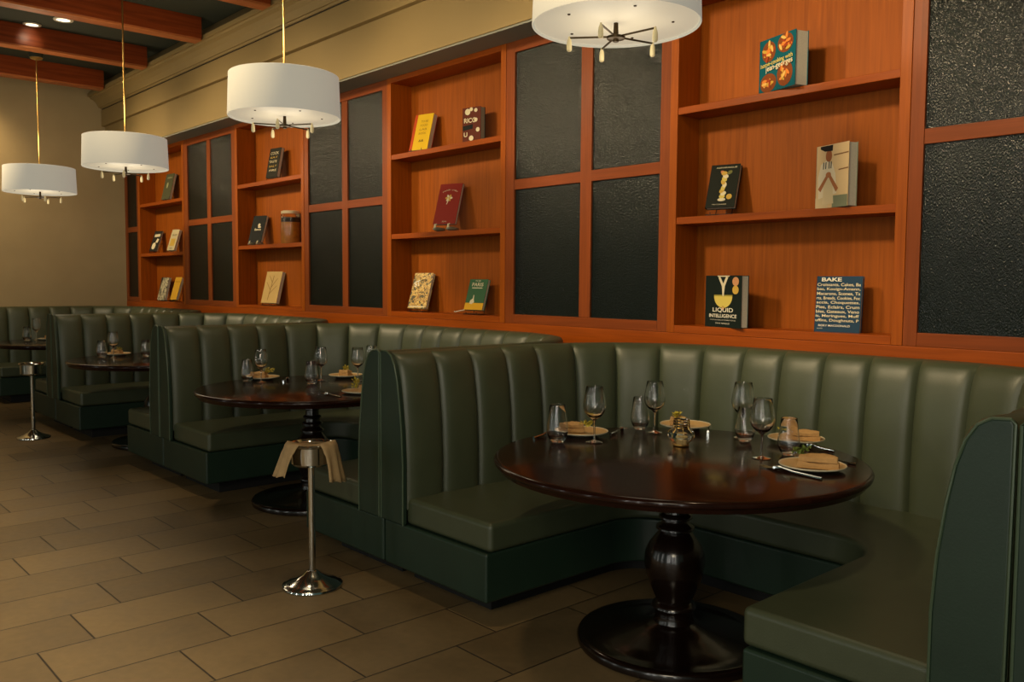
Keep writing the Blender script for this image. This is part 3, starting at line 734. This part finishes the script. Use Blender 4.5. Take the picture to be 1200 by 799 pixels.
patch(b, [(.018, .10), (.036, .085), (.090, .158), (.078, .17)], ink((158, 100, 62)), y=-.002, name='cook_picture')
patch(b, [(.162, .095), (.145, .078), (.092, .158), (.104, .17)], ink((158, 100, 62)), y=-.002, name='cook_picture')
patch(b, ell(.091, .168, .019, .015), ink((170, 110, 70)), y=-.0024, name='cook_picture')
for (zz, x0, x1) in ((.262, .125, .226), (.185, .16, .226)): patch(b, [(x0, zz), (x1, zz+.004), (x1, zz+.010), (x0, zz+.006)], ink((120, 84, 52)), y=-.0012, name='kitchen_shelf_picture')
for xx in (.05, .066, .09, .104): patch(b, [(xx, .20), (xx+.006, .20), (xx+.008, .235), (xx+.002, .235)], ink((52, 56, 60)), y=-.0016, name='cook_picture')
# 4 LIQUID INTELLIGENCE
b = book('dark book titled LIQUID INTELLIGENCE with a yellow drink on its cover', -3.022, 4.270, 1.257, -.273, .308, .296, 0, .052, ink((22, 32, 28)), spine=ink((26, 40, 40)))
patch(b, ell(.155, .178, .078, .066, 24, PI, 2*PI), I_YEL, name='drink_picture')
patch(b, [(.077, .178), (.233, .178), (.233, .186), (.077, .186)], ink((150, 140, 60)), name='drink_picture')
patch(b, [(.15, .18), (.16, .18), (.168, .235), (.195, .285), (.178, .289), (.155, .25), (.128, .289), (.112, .285), (.143, .235)], I_CREAM, y=-.0014, name='pouring_liquid_picture')
patch(b, [(.11, .289), (.2, .289), (.21, .295), (.1, .295)], I_CREAM, name='pouring_liquid_picture')
patch(b, ell(.155, .112, .012, .012), ink((190, 120, 60)), name='drink_picture')
patch(b, ell(.258, .262, .027, .025), ink((196, 140, 96)), name='sticker'); patch(b, ell(.258, .215, .026, .024), I_GOLD, name='sticker')
text(b, 'LIQUID', .155, .098, .175, WHITEP, h=.028, font_bold=.015); text(b, 'INTELLIGENCE', .155, .066, .235, WHITEP, h=.02, font_bold=.015)
text(b, 'THE ART AND SCIENCE OF THE PERFECT COCKTAIL', .155, .042, .22, WHITEP, h=.006, name='subtitle'); text(b, 'DAVE ARNOLD', .155, .023, .12, WHITEP, h=.008, name='author')
# 5 BAKE
b = book('blue book titled BAKE covered with cream lettering', -2.334, 4.275, 1.257, .115, .237, .293, .085, .026, I_NAVY)
text(b, 'BAKE', .078, .276, .105, WHITEP, h=.020, font_bold=.025)
for k, ln in enumerate(('Croissants, Cakes, Ba', 'bas, Kouign-Amann,', 'Macarons, Scones, Ta', 'rts, Breads, Cookies, Foc', 'accia, Choquettes,', 'Pies, Eclairs, Crum', 'bles, Gateaux, Veno', 'is, Meringues, Muff', 'uffins, Doughnuts, P')):
    text(b, ln, .117, .248-.0235*k, .226, I_CREAM, h=.0185, font_bold=.012, name='lettering')
text(b, 'RORY MACDONALD', .104, .034, .165, WHITEP, h=.010, font_bold=.01, name='author'); text(b, 'PASTRY', .03, .018, .03, WHITEP, h=.004, name='lettering')
# 6 yellow
b = book('yellow cookbook with an orange spine on the top shelf above the dark red book', -5.96, 4.235, 2.575, .2, .20, .325, .28, .05, ink((206, 168, 30)), spine=ink((190, 66, 18)))
patch(b, [(.0, .0), (.03, .0), (.03, .325), (.0, .325)], ink((176, 66, 26)), name='spine_print')
for k in range(4): text(b, ('THE', 'FOOD', 'LAB', 'BOOK')[k], .115, .26-.035*k, .08, ink((120, 92, 30)), h=.018)
text(b, '&&', .115, .09, .055, I_BLK, h=.02, name='emblem')
# 7 mushrooms
b = book('brown cookbook scattered with cream mushrooms, at the right of a top shelf', -5.285, 4.262, 2.575, .189, .178, .262, 0, .055, ink((92, 40, 26)), spine=I_BLK, pages=simple('grey pages', (150, 158, 138), .8))
for cx, cz, r in ((.05, .23, .026), (.085, .247, .016), (.13, .237, .016), (.15, .09, .018), (.085, .03, .022), (.13, .165, .017)): patch(b, ell(cx, cz, r, r*.9), I_CREAM, y=-.0012, name='mushroom_picture')
patch(b, [(0, .09), (.10, .10), (.10, .135), (0, .125)], I_BLK, name='cover_print')
text(b, 'RICO', .075, .165, .12, I_CREAM, h=.036, y=-.0016, font_bold=.02); text(b, 'U', .03, .06, .035, I_CREAM, h=.034, y=-.0016, font_bold=.02)
# 8 dark red
b = book('dark red cookbook with a small golden emblem, propped on pale shell-like holders', -5.606, 4.218, 1.965, .28, .216, .345, .32, .027, ink((134, 36, 26)))
for k, ch in enumerate('JAPANESE COOKING'):
    if ch == ' ': continue
    u = (k-7.5)/7.5; text(b, ch, .108+.07*u, .292-.018*u*u, .0065, I_CREAM, h=.010, tilt=-.35*u, name='title')
for k in range(6):
    a = 2*PI*k/6; patch(b, ell(.108+.02*math.cos(a), .222+.017*math.sin(a), .015, .009, 12, tilt=a), (I_CREAM, I_GOLD)[k % 2], y=-.001-.0003*k, name='emblem')
patch(b, [(.092, .17), (.099, .168), (.112, .21), (.104, .21)], I_CREAM, name='emblem'); text(b, 'SOUL', .108, .022, .045, I_CREAM, h=.01, name='lettering')
# 9 gold and brown
b = book('gold and brown patterned book on a black stand, lower shelf', -6.017, 4.262, 1.287, .134, .218, .309, .30, .028, art('gold tree cover', (74, 66, 34), [(196, 150, 56), (214, 186, 110), (150, 104, 34)], 34, .46))
text(b, 'ST', .055, .215, .07, WHITEP, h=.05, y=-.0016, font_bold=.03, tilt=.3); text(b, 'CROIX', .13, .245, .08, I_BLK, h=.018); patch(b, [(.01, .01), (.2, .01), (.2, .02), (.01, .02)], I_CREAM, name='cover_print')
# 10 green
b = book('green and yellow book with a white ribbon on a black stand, lower shelf', -5.265, 4.262, 1.295, .099, .197, .246, .30, .026, ink((58, 98, 66)))
patch(b, [(0, 0), (.197, 0), (.197, .055), (.0, .055)], ink((212, 160, 36)), name='cover_print')
patch(b, [(.045, .05), (.07, .045), (.095, .06), (.085, .085), (.082, .115), (.074, .12), (.072, .09), (.05, .075)], I_CREAM, y=-.0012, name='bird_picture')
text(b, 'THE', .09, .232, .06, I_CREAM, h=.011); text(b, 'PARIS', .095, .203, .12, I_CREAM, h=.028, font_bold=.01); patch(b, [(.04, .172), (.15, .172), (.15, .179), (.04, .179)], I_CREAM, name='cover_print')
MB().tube([(0, .012, .0), (-.03, -.005, -.012), (-.06, -.03, -.03), (-.07, -.028, -.026)], .004, 5).build('ribbon', WHITEP, b)
# 11..18 farther bookcases
b = book('dark book with pale lettering on the top shelf above the jar', -8.572, 4.262, 2.585, .103, .207, .315, .2, .035, ink((40, 38, 30)))
for k, (xx, zz, ww, hh) in enumerate(((.1, .26, .15, .03), (.1, .215, .13, .02), (.09, .17, .14, .025), (.1, .12, .14, .02), (.11, .075, .13, .02))):
    text(b, ('COOK', 'EAT', 'TASTE', 'SALT', 'FIRE')[k], xx, zz, ww, (I_CREAM, I_GOLD)[k % 2], h=hh)
b = book('black book with a small white emblem beside the jar, propped on a pale holder', -8.932, 4.226, 1.925, .36, .185, .305, .33, .032, ink((20, 22, 20)))
patch(b, ell(.105, .195, .017, .02), I_CREAM, name='emblem'); patch(b, ell(.115, .172, .022, .01), I_CREAM, name='emblem'); text(b, 'Benoit', .10, .145, .09, I_CREAM, h=.024, font_bold=.02)
b = book('pale wood-coloured book with branching lines on the lower shelf below the jar', -8.720, 4.262, 1.275, .149, .272, .345, .26, .04, ink((198, 166, 104)))
for x0, z0, x1, z1 in ((.1, .03, .14, .3), (.12, .17, .21, .27), (.13, .22, .06, .3), (.11, .1, .22, .19), (.12, .14, .03, .23)):
    patch(b, [(x0, z0), (x0+.009, z0), (x1+.004, z1), (x1-.003, z1)], ink((140, 106, 58)), name='branch_picture')
b = book('olive book on the top shelf of the farthest bookcase', -11.52, 4.262, 2.555, .144, .20, .345, .25, .035, ink((78, 78, 54)))
patch(b, ell(.08, .19, .02, .04), ink((150, 150, 110)), name='emblem'); text(b, 'GREENS', .1, .29, .12, ink((170, 166, 128)), h=.018)
b = book('slim black and white book on the middle shelf of the farthest bookcase', -11.90, 4.232, 1.90, .45, .13, .29, .40, .025, ink((40, 36, 30)))
patch(b, [(.02, .2), (.11, .21), (.11, .25), (.02, .24)], I_CREAM, name='cover_print'); patch(b, ell(.05, .07, .03, .05), I_CREAM, name='cover_print'); patch(b, [(.06, .12), (.1, .12), (.11, .17), (.08, .18)], I_CREAM, name='cover_print')
b = book('cream book with a golden picture on the middle shelf of the farthest bookcase', -11.365, 4.262, 1.895, .201, .162, .285, .33, .035, ink((196, 182, 142)))
patch(b, [(.03, .06), (.13, .06), (.13, .16), (.03, .16)], I_GOLD, name='cover_print'); text(b, 'OLIVE', .08, .21, .11, I_BLK, h=.02); text(b, 'OIL', .08, .03, .06, I_BLK, h=.014)
b = book('black and white patterned book on the bottom shelf of the farthest bookcase', -11.733, 4.262, 1.25, .066, .225, .305, .23, .03, art('black and white cover', (40, 38, 32), [(206, 196, 164), (90, 84, 66), (206, 196, 164)], 14, .46, (1, 1, .4)))
b = book('yellow book at the right of the bottom shelf in the farthest bookcase', -11.288, 4.262, 1.262, .096, .167, .301, .30, .035, ink((206, 158, 48)))
text(b, 'PASTA', .085, .24, .11, ink((150, 104, 30)), h=.02)

# stands under the leaning books
WIRE = simple('black wire', (24, 22, 20), rough=.4, metal=.5)
HOLD = simple('pale shell holder', (150, 150, 128), rough=.3, metal=.3)
def easel(x, y, z, th, w, al, h, label):
    t = thing('book_stand', label, 'book stand', (x, y, z), (0, 0, th), group='small stands that prop up the books')
    ta = math.tan(al)
    m = MB()
    for xx in (w*.22, w*.78):
        m.tube([(xx, -.018, .022), (xx, -.02, .010), (xx, .0, .004), (xx, .06+.02, .004)], .0028, 6)
        m.tube([(xx, .066, .012), (xx, .066+ta*h*.5, h*.5)], .0028, 6)
    m.tube([(w*.1, -.004, .006), (w*.9, -.004, .006)], .003, 6); m.tube([(w*.22, .066+ta*h*.45, h*.45), (w*.78, .066+ta*h*.45, h*.45)], .0028, 6)
    m.build('wire_frame', WIRE, t, smooth=True)
    MB().box(w*.05, w*.95, -.016, .03, .004, .009).build('ledge', WIRE, t)
    return t
for a in ((-3.034, 4.262, 1.898, .215, .176, .34, .27, 'black ledge stand under the asparagus cookbook'),
          (-5.96, 4.235, 2.572, .2, .20, .28, .3, 'black stand under the yellow cookbook with the orange spine'),
          (-6.017, 4.262, 1.257, .134, .218, .30, .3, 'black wire stand under the gold and brown patterned book'),
          (-5.265, 4.262, 1.257, .099, .197, .30, .24, 'black wire stand under the green and yellow book'),
          (-8.572, 4.262, 2.552, .103, .207, .2, .3, 'black stand under the dark book with pale lettering'),
          (-8.720, 4.262, 1.245, .149, .272, .26, .33, 'black stand under the pale wood-coloured book'),
          (-11.52, 4.262, 2.527, .144, .20, .25, .33, 'black stand under the olive book'),
          (-11.90, 4.232, 1.867, .45, .13, .40, .28, 'black stand under the slim black and white book'),
          (-11.365, 4.262, 1.867, .201, .162, .33, .27, 'black stand under the cream book with a golden picture'),
          (-11.733, 4.262, 1.235, .066, .225, .23, .3, 'black stand under the black and white patterned book'),
          (-11.288, 4.262, 1.235, .096, .167, .30, .3, 'black stand under the yellow book of the farthest bookcase')):
    easel(*a)
def shell_holder(x, y, z, th, w, s, label):
    t = thing('book_holder', label, 'book holder', (x, y, z), (0, 0, th), group='pale shell-like book holders')
    for sx in (.12, .72):
        m = MB(); V = []; F = []; nu, nv = 12, 8
        for i in range(nu):
            a = 2*PI*i/nu
            for j in range(nv+1):
                q = j/nv; rr = math.sin(PI*min(.97, max(.03, q)))**.6
                V.append((w*sx+.036*s*rr*math.cos(a), -.075*s+q*.17*s, .019*s+.019*s*rr*math.sin(a)*(1.15-.3*q)))
        for i in range(nu):
            for j in range(nv): a0 = i*(nv+1)+j; b0 = ((i+1) % nu)*(nv+1)+j; F.append((a0, b0, b0+1, a0+1))
        F.append(tuple(i*(nv+1) for i in range(nu))); F.append(tuple(reversed([i*(nv+1)+nv for i in range(nu)])))
        m.add(V, F); m.build('shell', HOLD, t, smooth=True, angle=80)
        MB().tube([(w*sx, -.05*s, .03*s), (w*sx+.004, -.055*s, .055*s), (w*sx+.012, -.045*s, .062*s)], [.012*s, .008*s, .004*s], 8).build('hook', CREAM, t, smooth=True)
    return t
shell_holder(-5.60, 4.245, 1.909, .28, .215, .95, 'pale shell-like holder under the dark red cookbook')
shell_holder(-8.925, 4.25, 1.891, .36, .185, .75, 'pale shell-like holder under the black book beside the jar')
t = thing('preserve_jar', 'large glass jar of amber preserves with a pale lid, right of the black book', 'jar', (-8.14, 4.315, 1.89))
AMBER = simple('amber preserves', (196, 128, 34), rough=.5, noise=.2, nscale=25)
MB().lathe([(0, .004), (.088, .004), (.090, .01), (.090, .215), (0, .215)], 32).build('contents', AMBER, t, smooth=True, angle=40)
MB().lathe([(0, .216), (.089, .216), (.089, .262), (0, .262)], 32).build('dark_contents', simple('dark preserves', (52, 40, 30), .5), t, smooth=True, angle=40)
MB().lathe([(0, .001), (.092, .001), (.097, .01), (.097, .27), (.088, .295), (.088, .305)], 36).build('jar_glass', GLASS_J, t, smooth=True, angle=60)
MB().lathe([(0, .300), (.093, .300), (.096, .308), (.094, .325), (.08, .332), (0, .334)], 36).build('lid', simple('pale lid', (206, 186, 150), .5), t, smooth=True, angle=40)

# ------------------------------------------------------------------ lights
def area(name, loc, target, size, size_y, power, color):
    l = bpy.data.lights.new(name, 'AREA'); l.shape = 'RECTANGLE'; l.size = size; l.size_y = size_y; l.energy = power; l.color = color
    o = bpy.data.objects.new(name, l); link(o); o.location = loc
    o.rotation_euler = (Vector(target)-Vector(loc)).to_track_quat('-Z', 'Y').to_euler(); return o
def spot(name, loc, target, power, color, ang=70, blend=.8, r=.06):
    l = bpy.data.lights.new(name, 'SPOT'); l.energy = power; l.color = color; l.spot_size = math.radians(ang); l.spot_blend = blend; l.shadow_soft_size = r
    o = bpy.data.objects.new(name, l); link(o); o.location = loc
    o.rotation_euler = (Vector(target)-Vector(loc)).to_track_quat('-Z', 'Y').to_euler(); return o
for x, y, e in ((-9.0, -4.3, 16), (-6.2, -4.3, 16), (-3.6, -4.3, 14), (-.9, -3.6, 20)):
    area('window_light', (x, y, 1.75), (x-.4, 4, 1.4), .12, 3.2, e, (1, .97, .88))
for x in (-1.5, -3.3, -5.1, -6.9, -8.7, -10.7):
    spot('ceiling_spot', (x-.9, .9, 3.9), (x-.2, 4.2, 2.05), 425, (1, .77, .45), 62, 1, .2)
for x, y in ((-.75, -1.5), (.15, -1.25), (1.0, -.9)):
    area('glass_glint_strip', (x, y, 1.45), (-2.2, 3, 1.2), .09, 2.5, 11, (1, .96, .86))  # added strip lamps behind the camera for bright bars in the glasses
for x in (-1.05, -3.1, -6.1, -8.95):
    spot('booth_spot', (x, 2.1, 3.9), (x, 2.75, .46), 75, (1, .74, .42), 44, 1, .12)
area('room_light', (.6, -1.6, 3.2), (-3.8, 3.0, .9), 1.2, 1.2, 55, (1, .84, .58))
for x in (-2.4, -4.0, -5.6, -7.4, -9.4):
    spot('aisle_spot', (x, .45, 3.9), (x, -.1, 0), 400, (1, .80, .50), 66, 1, .2)
spot('beam_glow_spot', (-10.18, 2.52, 4.13), (-10.46, 2.52, 4.03), 3.2, (1, .88, .6), 55, 1, .04)  # added spot that throws the glow onto the second beam's face
spot('wall_washer', (-12.15, 2.25, 3.9), (-12.77, 2.25, 3.0), 55, (1, .74, .38), 100, 1, .1)
spot('wall_washer', (-10.6, .6, 3.9), (-12.77, 2.9, 1.6), 150, (1, .78, .48), 80, 1, .1)
for p in PEND:
    l = bpy.data.lights.new('pendant_bulb', 'POINT'); l.energy = 5; l.color = (1, .85, .62); l.shadow_soft_size = .25
    o = bpy.data.objects.new('pendant_bulb', l); link(o); o.location = (p[0], p[1], p[2]-.16)
for p in PEND:
    l = bpy.data.lights.new('pendant_uplight', 'POINT'); l.energy = 16; l.color = (1, .80, .52); l.shadow_soft_size = .2
    o = bpy.data.objects.new('pendant_uplight', l); link(o); o.location = (p[0]+.1, p[1]-.1, p[2]+.55)
W = bpy.data.worlds.new('world'); S.world = W; W.use_nodes = True
W.node_tree.nodes['Background'].inputs[0].default_value = (.60, 1, .82, 1); W.node_tree.nodes['Background'].inputs[1].default_value = .095

S.view_settings.view_transform = 'Standard'; S.view_settings.look = 'None'; S.view_settings.exposure = 0; S.view_settings.gamma = 1

# ------------------------------------------------------------------ camera
r0 = (-.67112069, -.05365329, .73940405); r1 = (.7413161, -.03930081, .67000439); r2 = (.00688876, -.99778593, -.06614964)
right = Vector((-r0[0], r1[0], r2[0])); down = Vector((-r0[1], r1[1], r2[1])); fwd = Vector((-r0[2], r1[2], r2[2]))
mx = Matrix.Identity(4)
for i in range(3):
    mx[i][0] = right[i]; mx[i][1] = -down[i]; mx[i][2] = -fwd[i]
cam = bpy.data.cameras.new('camera'); co = bpy.data.objects.new('camera', cam); link(co)
mx.translation = Vector((0, 0, 1.5)); co.matrix_world = mx
cam.sensor_fit = 'HORIZONTAL'; cam.sensor_width = 36; cam.lens = 1018.16/1200*36; cam.clip_start = .05; cam.clip_end = 100
S.camera = co
